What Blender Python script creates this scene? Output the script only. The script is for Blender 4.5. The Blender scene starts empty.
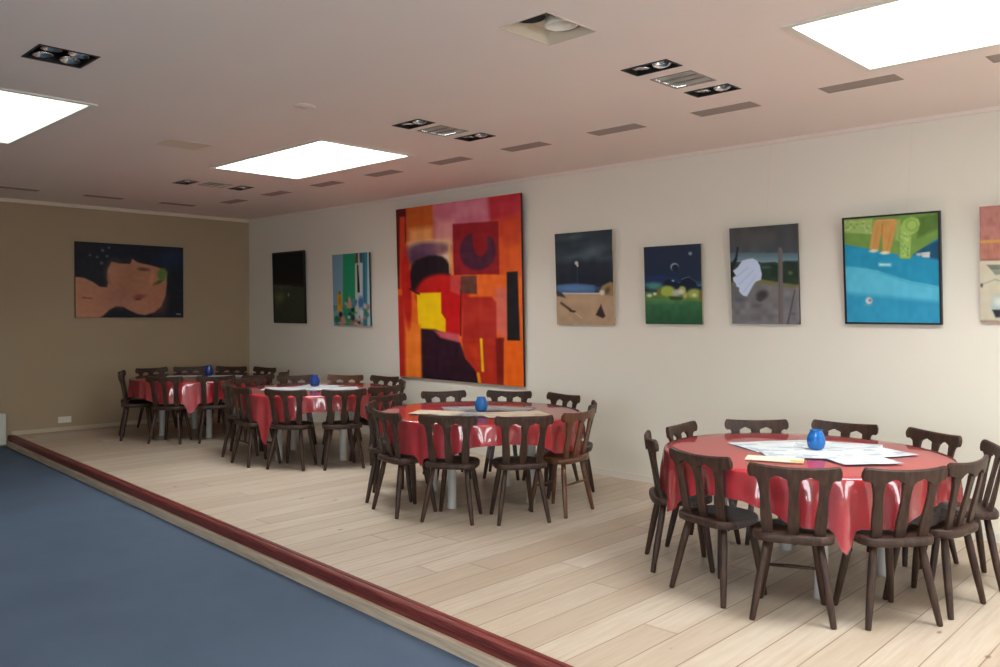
import bpy, bmesh, math, random
import numpy as np
from mathutils import Vector, Matrix

R = math.radians
random.seed(7)
scene = bpy.context.scene
COL = scene.collection

# ------------------------------------------------------------------ room measures (metres, platform floor at z = 0)
YW = 6.640      # long wall
XW = -12.144     # end wall
CH = 3.059      # ceiling
XE = 4.2        # side wall behind the frame's right edge
YS = -3.6       # wall behind the camera
ZC = -0.135     # carpet level
# platform edge line
EA = (-12.144, 3.242); EB = (XE, 2.60)
def edge_y(x): return EA[1] + (EB[1]-EA[1])*(x-EA[0])/(EB[0]-EA[0])

def lin(c):
    c = c/255.0
    return c/12.92 if c <= 0.04045 else ((c+0.055)/1.055)**2.4
def rgb(r, g, b): return (lin(r), lin(g), lin(b), 1.0)

# ------------------------------------------------------------------ materials
def mat(name, color=(0.5,0.5,0.5,1), rough=0.6, metal=0.0, coat=0.0, spec=0.5):
    m = bpy.data.materials.new(name); m.use_nodes = True
    p = m.node_tree.nodes['Principled BSDF']
    p.inputs['Base Color'].default_value = color
    p.inputs['Roughness'].default_value = rough
    p.inputs['Metallic'].default_value = metal
    p.inputs['Coat Weight'].default_value = coat
    p.inputs['Coat Roughness'].default_value = 0.08
    p.inputs['Specular IOR Level'].default_value = spec
    return m
def nt(m): return m.node_tree.nodes, m.node_tree.links, m.node_tree.nodes['Principled BSDF']
def math_node(N, L, op, a, b=None, c=None):
    n = N.new('ShaderNodeMath'); n.operation = op
    for i, v in enumerate((a, b, c)):
        if v is None: continue
        if isinstance(v, (int, float)): n.inputs[i].default_value = v
        else: L.new(v, n.inputs[i])
    return n.outputs[0]
def ramp(N, L, fac, stops):
    n = N.new('ShaderNodeValToRGB')
    el = n.color_ramp.elements
    while len(el) < len(stops): el.new(0.5)
    for e, (p, c) in zip(el, stops): e.position = p; e.color = c
    L.new(fac, n.inputs[0]); return n.outputs[0]
def noise(N, L, vec, scale, detail=4, rough=0.55):
    n = N.new('ShaderNodeTexNoise'); n.inputs['Scale'].default_value = scale
    n.inputs['Detail'].default_value = detail; n.inputs['Roughness'].default_value = rough
    if vec is not None: L.new(vec, n.inputs['Vector'])
    return n.outputs[0]
def mapping(N, L, scale=(1,1,1), rot=(0,0,0), coord='Object'):
    t = N.new('ShaderNodeTexCoord'); m = N.new('ShaderNodeMapping')
    m.inputs['Scale'].default_value = scale; m.inputs['Rotation'].default_value = rot
    L.new(t.outputs[coord], m.inputs['Vector']); return m.outputs[0]
def mixc(N, L, fac, a, b, mode='MIX'):
    n = N.new('ShaderNodeMix'); n.data_type = 'RGBA'; n.blend_type = mode
    if isinstance(fac, (int, float)): n.inputs[0].default_value = fac
    else: L.new(fac, n.inputs[0])
    for s, v in ((6, a), (7, b)):
        if isinstance(v, tuple): n.inputs[s].default_value = v
        else: L.new(v, n.inputs[s])
    return n.outputs[2]

# pale plank floor
M_floor = mat('pale_plank_floor', rough=0.42)
N, L, P = nt(M_floor)
v = mapping(N, L, rot=(0,0,R(-1.5)))
sep = N.new('ShaderNodeSeparateXYZ'); L.new(v, sep.inputs[0])
pw = 0.20
q = math_node(N, L, 'DIVIDE', sep.outputs[0], pw)
idx = math_node(N, L, 'FLOOR', q)
fr = math_node(N, L, 'FRACT', q)
wn = N.new('ShaderNodeTexWhiteNoise'); wn.noise_dimensions = '1D'; L.new(idx, wn.inputs['W'])
sh = math_node(N, L, 'MULTIPLY_ADD', wn.outputs[0], 4.0, sep.outputs[1])
q2 = math_node(N, L, 'DIVIDE', sh, 4.2)
idy = math_node(N, L, 'FLOOR', q2); fr2 = math_node(N, L, 'FRACT', q2)
cmb = N.new('ShaderNodeCombineXYZ'); L.new(idx, cmb.inputs[0]); L.new(idy, cmb.inputs[1])
wn2 = N.new('ShaderNodeTexWhiteNoise'); wn2.noise_dimensions = '2D'; L.new(cmb.outputs[0], wn2.inputs['Vector'])
base = ramp(N, L, wn2.outputs[0], [(0, rgb(189,172,153)), (0.5, rgb(200,186,168)), (1, rgb(210,197,181))])
cg = N.new('ShaderNodeCombineXYZ')
L.new(math_node(N, L, 'MULTIPLY', sep.outputs[0], 22.0), cg.inputs[0])
L.new(math_node(N, L, 'MULTIPLY', sh, 1.3), cg.inputs[1])
L.new(math_node(N, L, 'MULTIPLY', wn2.outputs[0], 30.0), cg.inputs[2])
gr = noise(N, L, cg.outputs[0], 1.6, 5, 0.6)
base = mixc(N, L, ramp(N, L, gr, [(0.38, (0,0,0,1)), (0.72, (0.55,0.55,0.55,1))]), base, rgb(176,150,124))
# knots
vo = N.new('ShaderNodeTexVoronoi'); vo.inputs['Scale'].default_value = 1.7
cv = N.new('ShaderNodeCombineXYZ'); L.new(math_node(N, L, 'MULTIPLY', sep.outputs[0], 2.0), cv.inputs[0]); L.new(sep.outputs[1], cv.inputs[1])
L.new(cv.outputs[0], vo.inputs['Vector'])
base = mixc(N, L, ramp(N, L, vo.outputs['Distance'], [(0.024, (0.85,0.85,0.85,1)), (0.055, (0,0,0,1))]), base, rgb(104,78,58))
# seams
d1 = math_node(N, L, 'MINIMUM', fr, math_node(N, L, 'SUBTRACT', 1.0, fr))
seam = ramp(N, L, d1, [(0.008, (1,1,1,1)), (0.024, (0,0,0,1))])
d2 = math_node(N, L, 'MINIMUM', fr2, math_node(N, L, 'SUBTRACT', 1.0, fr2))
seam2 = ramp(N, L, d2, [(0.0002, (0.45,0.45,0.45,1)), (0.0006, (0,0,0,1))])
sm = math_node(N, L, 'MAXIMUM', seam, seam2)
wear = noise(N, L, v, 0.9, 3)
smf = math_node(N, L, 'MULTIPLY', sm, ramp(N, L, wear, [(0.3, (0.45,0.45,0.45,1)), (0.65, (0.95,0.95,0.95,1))]))
base = mixc(N, L, smf, base, rgb(120,88,62))
L.new(base, P.inputs['Base Color'])
bp = N.new('ShaderNodeBump'); bp.inputs['Strength'].default_value = 0.25; bp.inputs['Distance'].default_value = 0.003
L.new(math_node(N, L, 'SUBTRACT', 1.0, sm), bp.inputs['Height']); L.new(bp.outputs[0], P.inputs['Normal'])

# carpet
M_carpet = mat('blue_grey_carpet', rough=0.95, spec=0.15)
N, L, P = nt(M_carpet)
v = mapping(N, L)
a = noise(N, L, v, 1.2, 5); b = noise(N, L, v, 260, 2)
c1 = ramp(N, L, a, [(0.3, rgb(74,88,108)), (0.7, rgb(86,101,121))])
L.new(mixc(N, L, ramp(N, L, b, [(0.35, (0,0,0,1)), (0.65, (0.5,0.5,0.5,1))]), c1, rgb(100,112,130)), P.inputs['Base Color'])
bp = N.new('ShaderNodeBump'); bp.inputs['Strength'].default_value = 0.4; bp.inputs['Distance'].default_value = 0.004
L.new(b, bp.inputs['Height']); L.new(bp.outputs[0], P.inputs['Normal'])

def plaster(name, c, c2, bump=0.08, scale=(60,60,8)):
    m = mat(name, rough=0.85, spec=0.25)
    N, L, P = nt(m)
    a = noise(N, L, mapping(N, L), 0.6, 3)
    L.new(ramp(N, L, a, [(0.3, c), (0.7, c2)]), P.inputs['Base Color'])
    h = noise(N, L, mapping(N, L, scale=scale), 3.0, 3)
    bp = N.new('ShaderNodeBump'); bp.inputs['Strength'].default_value = bump; bp.inputs['Distance'].default_value = 0.004
    L.new(h, bp.inputs['Height']); L.new(bp.outputs[0], P.inputs['Normal'])
    return m
M_wall = plaster('cream_wall', rgb(231,228,216), rgb(234,231,220))
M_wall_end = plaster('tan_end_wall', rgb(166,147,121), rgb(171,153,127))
M_ceil = plaster('warm_white_ceiling', rgb(236,224,216), rgb(239,228,220), 0.03, (20,20,20))
M_white = mat('white_trim', rgb(226,222,212), 0.5)
M_cream = mat('cream_trim', rgb(215,202,182), 0.5)

# red painted nosing
M_red = mat('worn_red_paint', rough=0.45)
N, L, P = nt(M_red)
g = noise(N, L, mapping(N, L, scale=(2,40,40)), 1.5, 5)
L.new(ramp(N, L, g, [(0.35, rgb(96,36,34)), (0.6, rgb(128,54,48)), (0.8, rgb(150,88,74))]), P.inputs['Base Color'])
M_batten = mat('pale_wood_batten', rough=0.6)
N, L, P = nt(M_batten)
g = noise(N, L, mapping(N, L, scale=(2,30,30)), 1.2, 4)
L.new(ramp(N, L, g, [(0.35, rgb(184,164,142)), (0.7, rgb(214,196,172))]), P.inputs['Base Color'])

# chair wood
M_chair = mat('dark_brown_chair_wood', rough=0.48, coat=0.05, spec=0.35)
N, L, P = nt(M_chair)
g = noise(N, L, mapping(N, L, scale=(30,30,3)), 1.5, 5)
L.new(ramp(N, L, g, [(0.3, rgb(44,29,23)), (0.55, rgb(64,44,35)), (0.8, rgb(84,60,47))]), P.inputs['Base Color'])
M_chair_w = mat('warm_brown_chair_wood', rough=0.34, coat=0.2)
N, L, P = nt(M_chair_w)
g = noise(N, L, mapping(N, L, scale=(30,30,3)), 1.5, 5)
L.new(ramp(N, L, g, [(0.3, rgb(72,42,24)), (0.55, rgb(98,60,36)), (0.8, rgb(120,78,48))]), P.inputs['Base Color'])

M_cloth = mat('red_oilcloth', rgb(208,17,38), 0.3, spec=0.4, coat=1.0); nt(M_cloth)[2].inputs['Coat IOR'].default_value = 1.85; nt(M_cloth)[2].inputs['Coat Roughness'].default_value = 0.05
# clear plastic film
M_film = bpy.data.materials.new('clear_plastic_film'); M_film.use_nodes = True
N = M_film.node_tree.nodes; L = M_film.node_tree.links
N.remove(N['Principled BSDF'])
tr = N.new('ShaderNodeBsdfTransparent'); tr.inputs[0].default_value = (0.985,0.985,0.985,1)
gl = N.new('ShaderNodeBsdfGlossy'); gl.inputs['Roughness'].default_value = 0.06; gl.inputs[0].default_value = (0.95,0.95,0.95,1)
df = N.new('ShaderNodeBsdfDiffuse'); df.inputs[0].default_value = (0.75,0.75,0.75,1)
fz = N.new('ShaderNodeFresnel'); fz.inputs['IOR'].default_value = 1.2
mx0 = N.new('ShaderNodeMixShader'); mx0.inputs[0].default_value = 0.05; L.new(tr.outputs[0], mx0.inputs[1]); L.new(df.outputs[0], mx0.inputs[2])
mx = N.new('ShaderNodeMixShader'); L.new(fz.outputs[0], mx.inputs[0]); L.new(mx0.outputs[0], mx.inputs[1]); L.new(gl.outputs[0], mx.inputs[2])
bp = N.new('ShaderNodeBump'); bp.inputs['Strength'].default_value = 0.10; bp.inputs['Distance'].default_value = 0.01
tn = N.new('ShaderNodeTexNoise'); tn.inputs['Scale'].default_value = 5.0; tn.inputs['Detail'].default_value = 3
tc = N.new('ShaderNodeTexCoord'); L.new(tc.outputs['Object'], tn.inputs['Vector'])
L.new(tn.outputs[0], bp.inputs['Height']); L.new(bp.outputs[0], gl.inputs['Normal']); L.new(bp.outputs[0], fz.inputs['Normal'])
L.new(mx.outputs[0], N['Material Output'].inputs[0])

M_tleg = mat('white_table_leg', rgb(205,206,206), 0.4)
M_ttop = mat('laminate_table_top', rgb(200,190,175), 0.5)
M_cup = mat('cobalt_blue_glass', rgb(20,120,210), 0.12)
nt(M_cup)[2].inputs['Transmission Weight'].default_value = 0.35
M_cup_d = mat('dark_blue_glass', rgb(22,52,120), 0.15)
M_black = mat('black_metal', rgb(20,19,19), 0.5)
M_silver = mat('silver_reflector', rgb(200,200,200), 0.18, 1.0)
M_bulb = mat('frosted_lamp_glass', rgb(190,188,184), 0.3)
M_grille = mat('grey_grille', rgb(168,170,160), 0.55)
M_vent = mat('taupe_vent', rgb(150,136,128), 0.6)
M_vent_d = mat('dark_vent_slot', rgb(78,68,62), 0.7)
M_vslot = mat('taupe_louvre', rgb(160,145,136), 0.7)
M_wire = mat('nylon_wire', rgb(214,208,196), 0.4)
M_frame = mat('black_picture_frame', rgb(24,26,30), 0.45)
M_dark = mat('dark_void', rgb(30,34,44), 0.8)

# paint on canvas: colour stored per vertex of the canvas mesh
M_paint = mat('painted_canvas', rough=0.55, spec=0.3)
N, L, P = nt(M_paint)
at = N.new('ShaderNodeAttribute'); at.attribute_name = 'paint'; L.new(at.outputs['Color'], P.inputs['Base Color'])

# daylight panes of the skylights (the far one over the carpet emits less and slightly cyan)
def sky_pane(name, strength, col=(0.96,1.0,0.99,1)):
    m = bpy.data.materials.new(name); m.use_nodes = True
    N = m.node_tree.nodes; N.remove(N['Principled BSDF'])
    em = N.new('ShaderNodeEmission'); em.inputs[0].default_value = col; em.inputs[1].default_value = strength
    m.node_tree.links.new(em.outputs[0], N['Material Output'].inputs[0])
    return m
M_SKY = [sky_pane('skylight_clear_pane', 15.5), sky_pane('skylight_bright_pane', 19.5), sky_pane('skylight_dim_pane', 4.6, (0.9,1.0,1.0,1))]
M_SKY.append(M_SKY[0])  # fourth skylight is out of view, added to brighten the near floor

def paper_mat(name, base, ink, dens, sc=1.0):
    m = mat(name, rough=0.7, spec=0.3); N, L, P = nt(m)
    br = N.new('ShaderNodeTexBrick'); L.new(mapping(N, L), br.inputs['Vector'])
    br.inputs['Scale'].default_value = 9*sc; br.inputs['Mortar Size'].default_value = 0.03
    br.inputs['Color1'].default_value = (0,0,0,1); br.inputs['Color2'].default_value = (1,1,1,1); br.inputs['Mortar'].default_value = (0,0,0,1)
    br.inputs['Brick Width'].default_value = 0.9; br.inputs['Row Height'].default_value = 0.5
    f = ramp(N, L, br.outputs[0], [(1-dens, (0,0,0,1)), (1.0, (0.8,0.8,0.8,1))])
    t = noise(N, L, mapping(N, L, scale=(6,70,6)), 1.0, 2)
    f2 = math_node(N, L, 'MULTIPLY', ramp(N, L, t, [(0.48, (0,0,0,1)), (0.56, (0.4,0.4,0.4,1))]), 0.6)
    L.new(mixc(N, L, math_node(N, L, 'MAXIMUM', f, f2), base, ink), P.inputs['Base Color'])
    return m
M_paper = paper_mat('white_newsprint', rgb(214,218,220), rgb(136,152,170), 0.55)
M_paper_g = paper_mat('grey_newsprint', rgb(170,168,166), rgb(70,74,84), 0.8)
M_paper_b = paper_mat('beige_paper', rgb(214,198,176), rgb(170,150,130), 0.3)
M_paper_y = mat('cream_booklet', rgb(232,222,196), 0.6)
M_orange = mat('orange_print', rgb(228,160,70), 0.6)

# ------------------------------------------------------------------ mesh helpers
def obj(name, bm, m, parent=None, smooth=False, loc=None):
    me = bpy.data.meshes.new(name); bm.normal_update(); bm.to_mesh(me); bm.free()
    ms = m if isinstance(m, (list, tuple)) else [m]
    for x in ms: me.materials.append(x)
    if smooth:
        for p in me.polygons: p.use_smooth = True
    o = bpy.data.objects.new(name, me); COL.objects.link(o)
    if parent is not None: o.parent = parent
    if loc is not None: o.location = loc
    return o
def tag(o, label, cat, group=None):
    o['label'] = label; o['category'] = cat
    if group: o['group'] = group
    return o
def thing(name, label, cat, loc=(0,0,0), rotz=0, group=None):
    o = bpy.data.objects.new(name, None); COL.objects.link(o); o.empty_display_size = 0.1
    o.location = loc; o.rotation_euler = (0,0,rotz)
    return tag(o, label, cat, group)
def struct(name, bm, m, parent=None, smooth=False):
    o = obj(name, bm, m, parent, smooth)
    if parent is None: o['kind'] = 'structure'
    return o
def dup(root, loc, rotz, label):
    r = root.copy(); COL.objects.link(r); r.location = loc; r.rotation_euler = (0,0,rotz); r['label'] = label
    for ch in root.children:
        c = ch.copy(); COL.objects.link(c); c.parent = r
        for g in ch.children:
            d = g.copy(); COL.objects.link(d); d.parent = c
    return r
def box(bm, x0, x1, y0, y1, z0, z1, mi=0):
    vs = [bm.verts.new(p) for p in ((x0,y0,z0),(x1,y0,z0),(x1,y1,z0),(x0,y1,z0),(x0,y0,z1),(x1,y0,z1),(x1,y1,z1),(x0,y1,z1))]
    for f in ((0,3,2,1),(4,5,6,7),(0,1,5,4),(1,2,6,5),(2,3,7,6),(3,0,4,7)):
        bm.faces.new([vs[i] for i in f]).material_index = mi
def bevel_all(bm, w, seg=2):
    bmesh.ops.bevel(bm, geom=list(bm.edges), offset=w, segments=seg, affect='EDGES', profile=0.5)
def prism(bm, pts, z0, z1, mi=0):
    a = [bm.verts.new((x,y,z0)) for x, y in pts]; b = [bm.verts.new((x,y,z1)) for x, y in pts]
    bm.faces.new(a[::-1]).material_index = mi; bm.faces.new(b).material_index = mi
    n = len(pts)
    for i in range(n): bm.faces.new((a[i],a[(i+1)%n],b[(i+1)%n],b[i])).material_index = mi
def tube(bm, pts, rad, seg=12, cap=True):
    rings = []
    for i, p in enumerate(pts):
        p = Vector(p)
        d = (Vector(pts[min(i+1,len(pts)-1)]) - Vector(pts[max(i-1,0)])).normalized()
        a = d.orthogonal().normalized() if abs(d.z) < 0.999 else Vector((1,0,0))
        if abs(d.z) > 0.5: a = (Vector((1,0,0)) - d*d.x).normalized()
        b = d.cross(a)
        rr = rad[i] if isinstance(rad, (list,tuple)) else rad
        rings.append([bm.verts.new(p + (a*math.cos(t)+b*math.sin(t))*rr) for t in [2*math.pi*k/seg for k in range(seg)]])
    for r0, r1 in zip(rings, rings[1:]):
        for k in range(seg): bm.faces.new((r0[k],r0[(k+1)%seg],r1[(k+1)%seg],r1[k]))
    if cap: bm.faces.new(rings[0][::-1]); bm.faces.new(rings[-1])
def lathe(bm, prof, seg=32, c=(0,0,0), close=False):
    rings = []
    for r, z in prof:
        rings.append([bm.verts.new((c[0]+r*math.cos(2*math.pi*k/seg), c[1]+r*math.sin(2*math.pi*k/seg), c[2]+z)) for k in range(seg)])
    for r0, r1 in zip(rings, rings[1:]):
        for k in range(seg): bm.faces.new((r0[k],r0[(k+1)%seg],r1[(k+1)%seg],r1[k]))
    if close: bm.faces.new(rings[0][::-1]); bm.faces.new(rings[-1])
def new(): return bmesh.new()

# ------------------------------------------------------------------ room shell
b = new()
prism(b, [(XW, EA[1]), (XE, EB[1]), (XE, YW), (XW, YW)], -0.12, 0.0)
struct('floor', b, M_floor)
b = new(); box(b, XW, XE, YS, 4.2, ZC-0.1, ZC); 
struct('carpet_floor', b, M_carpet)

# step edge: red nosing with a rounded front, and the pale batten below it
ed = Vector((EB[0]-EA[0], EB[1]-EA[1], 0)).normalized(); en = Vector((ed.y, -ed.x, 0))   # en points to the carpet side
def sweep(name, prof, m):
    b = new(); ends = []
    for P0 in (EA, EB):
        ends.append([b.verts.new((P0[0]+en.x*u, P0[1]+en.y*u, z)) for u, z in prof])
    n = len(prof)
    for i in range(n): b.faces.new((ends[0][i], ends[0][(i+1)%n], ends[1][(i+1)%n], ends[1][i]))
    b.faces.new(ends[0][::-1]); b.faces.new(ends[1])
    bmesh.ops.recalc_face_normals(b, faces=list(b.faces))
    return struct(name, b, m)
sweep('trim_1', [(-0.05,-0.02),(-0.05,0.006),(-0.022,0.007),(-0.020,0.003),(-0.016,0.003),(-0.014,0.007),(0.008,0.006),(0.018,0.0),(0.022,-0.012),(0.022,-0.028),(0.014,-0.034),(0.014,-0.070),(0.0,-0.070),(0.0,-0.02)], M_red)
sweep('trim_2', [(0.0,-0.071),(0.040,-0.071),(0.044,-0.077),(0.044,ZC+0.0005),(0.0,ZC+0.0005)], M_batten)

T = 0.15
b = new(); box(b, XW-T, XE+T, YW, YW+T, -0.12, CH+0.6); struct('wall_right', b, M_wall)
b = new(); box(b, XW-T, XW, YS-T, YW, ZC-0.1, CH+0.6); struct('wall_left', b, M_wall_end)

def wall_with_openings(name, axis, c0, c1, u0, u1, z0, z1, holes, m):
    us = sorted({u0, u1, *[h[0] for h in holes], *[h[1] for h in holes]}); zs = sorted({z0, z1, *[h[2] for h in holes], *[h[3] for h in holes]})
    b = new()
    for i in range(len(us)-1):
        for j in range(len(zs)-1):
            um, zm = (us[i]+us[i+1])/2, (zs[j]+zs[j+1])/2
            if any(h[0] < um < h[1] and h[2] < zm < h[3] for h in holes): continue
            if axis == 'x': box(b, us[i], us[i+1], c0, c1, zs[j], zs[j+1])
            else: box(b, c0, c1, us[i], us[i+1], zs[j], zs[j+1])
    return struct(name, b, m)
front_holes = [(-2.8,-0.8,0.4,2.2), (0.0,2.0,0.4,2.2)]  # unseen windows, placed and sized for the daylight they let in
side_holes = [(-2.4,-0.8,0.5,2.1), (0.6,2.2,0.5,2.1), (3.6,6.2,0.5,2.1)]
wall_with_openings('wall_front', 'x', YS-T, YS, XW-T, XE+T, ZC-0.1, CH+0.6, front_holes, M_wall)
wall_with_openings('wall_side', 'y', XE, XE+T, YS, YW, ZC-0.1, CH+0.6, side_holes, M_wall)
def unseen_window_frame(name, axis, c, h):
    b = new(); w = 0.06
    def bx(u0,u1,z0,z1):
        if axis == 'x': box(b, u0,u1,c-0.04,c+0.04,z0,z1)
        else: box(b, c-0.04,c+0.04,u0,u1,z0,z1)
    bx(h[0],h[0]+w,h[2],h[3]); bx(h[1]-w,h[1],h[2],h[3]); bx(h[0]+w,h[1]-w,h[2],h[2]+w); bx(h[0]+w,h[1]-w,h[3]-w,h[3])
    m = (h[0]+h[1])/2; bx(m-w/2,m+w/2,h[2]+w,h[3]-w)
    struct(name, b, M_white)
k = 5
for h in front_holes: unseen_window_frame('window_%d' % k, 'x', YS-0.08, h); k += 1
for h in side_holes: unseen_window_frame('window_%d' % k, 'y', XE+0.08, h); k += 1

# skirtings and cornices
b = new(); box(b, XW+0.014, XE, YW-0.014, YW, 0.0, 0.062); struct('baseboard_right', b, M_white)
b = new(); box(b, XW, XW+0.014, EA[1]+0.02, YW, 0.0, 0.05); struct('baseboard_left', b, mat('tan_skirting', rgb(190,176,154), 0.55))
b = new(); box(b, XW+0.03, XE, YW-0.022, YW, CH-0.03, CH); struct('trim_3', b, M_ceil)
b = new(); box(b, XW, XW+0.03, YS, YW, CH-0.045, CH); struct('trim_4', b, M_cream)

# ------------------------------------------------------------------ ceiling with its openings
SKY = [[(x0,y0),(x1,y0),(x1,y1),(x0,y1)] for x0,x1,y0,y1 in ((-8.01,-6.085,3.99,4.96),(-1.98,-0.05,4.07,5.10),(-8.15,-6.225,1.22,2.20),(-2.10,-0.18,1.22,2.20))]
pairs = [(-2.893,4.189),(-2.899,4.889),(-5.061,4.157),(-5.065,4.813),(-9.151,4.235),(-9.107,4.875)]
grills = [(-2.896,4.539,'grey square louvred ceiling grille between the nearest pair of twin spotlights'),
          (-5.079,4.471,'grey square ceiling grille between the middle pair of twin spotlights'),
          (-9.096,4.56,'small grey ceiling grille farthest from camera, near the end wall')]
quad = (-5.186,1.666)
rec = (-2.889,3.261)
vents = [-1.181,-2.148,-3.098,-4.059,-5.04,-6.024,-7.065,-8.117,-9.208,-10.274]
slots = [3.064,4.057,5.015]
holes = [(min(p[0] for p in q), max(p[0] for p in q), min(p[1] for p in q), max(p[1] for p in q)) for q in SKY]
SKYBOX = list(holes)
for x, y in pairs: holes.append((x-0.148,x+0.148,y-0.074,y+0.074))
for x, y, _ in grills: holes.append((x-0.135,x+0.135,y-0.135,y+0.135))
holes.append((quad[0]-0.148,quad[0]+0.148,quad[1]-0.148,quad[1]+0.148))
holes.append((rec[0]-0.16,rec[0]+0.16,rec[1]-0.19,rec[1]+0.19))
for x in vents: holes.append((x-0.225,x+0.225,5.33,5.47))
for y in slots: holes.append((-11.17,-11.03,y-0.225,y+0.225))
xs = sorted({XW-T, XE+T, *[h[0] for h in holes], *[h[1] for h in holes]}); ys = sorted({YS-T, YW, *[h[2] for h in holes], *[h[3] for h in holes]})
b = new(); vv = {}
def gv(i, j):
    if (i,j) not in vv: vv[(i,j)] = b.verts.new((xs[i], ys[j], CH))
    return vv[(i,j)]
for i in range(len(xs)-1):
    for j in range(len(ys)-1):
        xm, ym = (xs[i]+xs[i+1])/2, (ys[j]+ys[j+1])/2
        if any(h[0] < xm < h[1] and h[2] < ym < h[3] for h in holes): continue
        b.faces.new((gv(i,j), gv(i,j+1), gv(i+1,j+1), gv(i+1,j)))
for q, (x0,x1,y0,y1) in zip(SKY, SKYBOX):          # plasterboard between the cut square and the slightly skewed skylight
    bx = [(x0,y0),(x1,y0),(x1,y1),(x0,y1)]
    for i in range(4):
        pts = [bx[i], bx[(i+1)%4], q[(i+1)%4], q[i]]
        b.faces.new([b.verts.new((px,py,CH)) for px, py in pts][::-1])
struct('ceiling', b, M_ceil)
def offset_quad(q, d):
    c = Vector((sum(p[0] for p in q)/4, sum(p[1] for p in q)/4)); out = []
    for i in range(4):
        p = Vector(q[i]); e0 = (p-Vector(q[i-1])).normalized(); e1 = (Vector(q[(i+1)%4])-p).normalized()
        out.append(tuple(p + (Vector((e0.y,-e0.x))+Vector((e1.y,-e1.x)))*d))
    return out
def ring_bm(q, d0, d1, z0, z1):
    b = new(); a, c = offset_quad(q, d0), offset_quad(q, d1)
    for i in range(4):
        j = (i+1) % 4; prism(b, [a[i], c[i], c[j], a[j]], z0, z1)
    bmesh.ops.recalc_face_normals(b, faces=list(b.faces))
    return b
for n, q in enumerate(SKY):
    sk = thing('window_%d' % (n+1), '', 'skylight'); del sk['label']; del sk['category']; sk['kind'] = 'structure'
    z1 = CH+0.48
    obj('shaft', ring_bm(q, 0.001, 0.03, CH+0.002, z1), M_white, sk)
    obj('frame', ring_bm(q, -0.012, 0.03, CH-0.008, CH+0.012), M_white, sk)
    b = new(); prism(b, q, z1-0.03, z1); obj('pane', b, M_SKY[n], sk)

# ------------------------------------------------------------------ ceiling fixtures (local z = 0 is the ceiling plane)
def spot_housing(w, d, depth=0.09):
    b = new(); f = 0.012
    box(b, -w-f,w+f,-d-f,-d,-0.004,0.004); box(b, -w-f,w+f,d,d+f,-0.004,0.004); box(b, -w-f,-w,-d,d,-0.004,0.004); box(b, w,w+f,-d,d,-0.004,0.004)
    box(b, -w-0.004,-w,-d,d,0.004,depth); box(b, w,w+0.004,-d,d,0.004,depth); box(b, -w,w,-d-0.004,-d,0.004,depth); box(b, -w,w,d,d+0.004,0.004,depth)
    box(b, -w,w,-d,d,depth,depth+0.004)
    return b
def lamp_parts(root, x, y, tilt, r=0.056):
    b = new()
    prof = [(r,0.0),(r*1.0,-0.006),(r*0.93,-0.006),(r*0.8,0.014),(r*0.55,0.034),(r*0.3,0.044)]
    lathe(b, prof, 28)
    lathe(b, [(r,0.0),(r*0.85,0.03),(r*0.5,0.06),(0.012,0.062)], 28)
    o = obj('lamp', b, M_silver, root, True); o.location = (x, y, 0.012); o.rotation_euler = tilt
    b = new(); lathe(b, [(0.001,0.006),(r*0.2,0.008),(r*0.28,0.02),(r*0.3,0.044)], 20)
    c = obj('bulb', b, M_bulb, o, True)
GS = 'recessed ceiling spotlights'
pl = ['black twin ceiling spotlight nearest the right of frame, camera side of the grille',
      'black twin ceiling spotlight nearest the right of frame, wall side of the grille',
      'black twin ceiling spotlight in the middle trio, camera side of its grille',
      'black twin ceiling spotlight in the middle trio, wall side of its grille',
      'small black twin ceiling spotlight of the farthest trio, camera side of its grille',
      'small black twin ceiling spotlight of the farthest trio, wall side of its grille']
tw = thing('ceiling_spotlight', pl[0], 'ceiling light', (pairs[0][0],pairs[0][1],CH), 0, GS)
obj('housing', spot_housing(0.148,0.074), M_black, tw)
lamp_parts(tw, -0.073, 0, (R(8),R(6),0)); lamp_parts(tw, 0.073, 0, (R(-6),R(-8),0))
for (x,y), l in list(zip(pairs, pl))[1:]: dup(tw, (x,y,CH), 0, l)
qd = thing('ceiling_spotlight', 'large square black ceiling spotlight with four silver lamps at upper left', 'ceiling light', (quad[0],quad[1],CH), 0, GS)
obj('housing', spot_housing(0.148,0.148), M_black, qd)
for x, y, t in ((-0.073,-0.073,(R(5),0,0)),(0.073,-0.073,(0,R(5),0)),(-0.073,0.073,(0,R(-5),0)),(0.073,0.073,(R(-5),0,0))): lamp_parts(qd, x, y, t)

gr0 = None
for x, y, l in grills:
    if gr0 is None:
        gr0 = thing('ceiling_grille', l, 'air grille', (x,y,CH), 0, 'square ceiling grilles')
        b = new(); w = 0.135; f = 0.012
        box(b,-w-f,w+f,-w-f,-w,-0.004,0.004); box(b,-w-f,w+f,w,w+f,-0.004,0.004); box(b,-w-f,-w,-w,w,-0.004,0.004); box(b,w,w+f,-w,w,-0.004,0.004)
        box(b,-w,w,-0.048,-0.040,-0.003,0.02); box(b,-w,w,0.040,0.048,-0.003,0.02)
        obj('frame', b, M_vent, gr0)
        b = new()
        for k in range(14):
            yy = -w + 0.0096 + k*0.0193
            box(b,-w,w,yy-0.006,yy+0.006,0.004,0.012)
        obj('louvre', b, M_grille, gr0)
        b = new(); box(b,-w,w,-w,w,0.045,0.05); obj('backing', b, M_vent_d, gr0)
    else: dup(gr0, (x,y,CH), 0, l)

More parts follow.
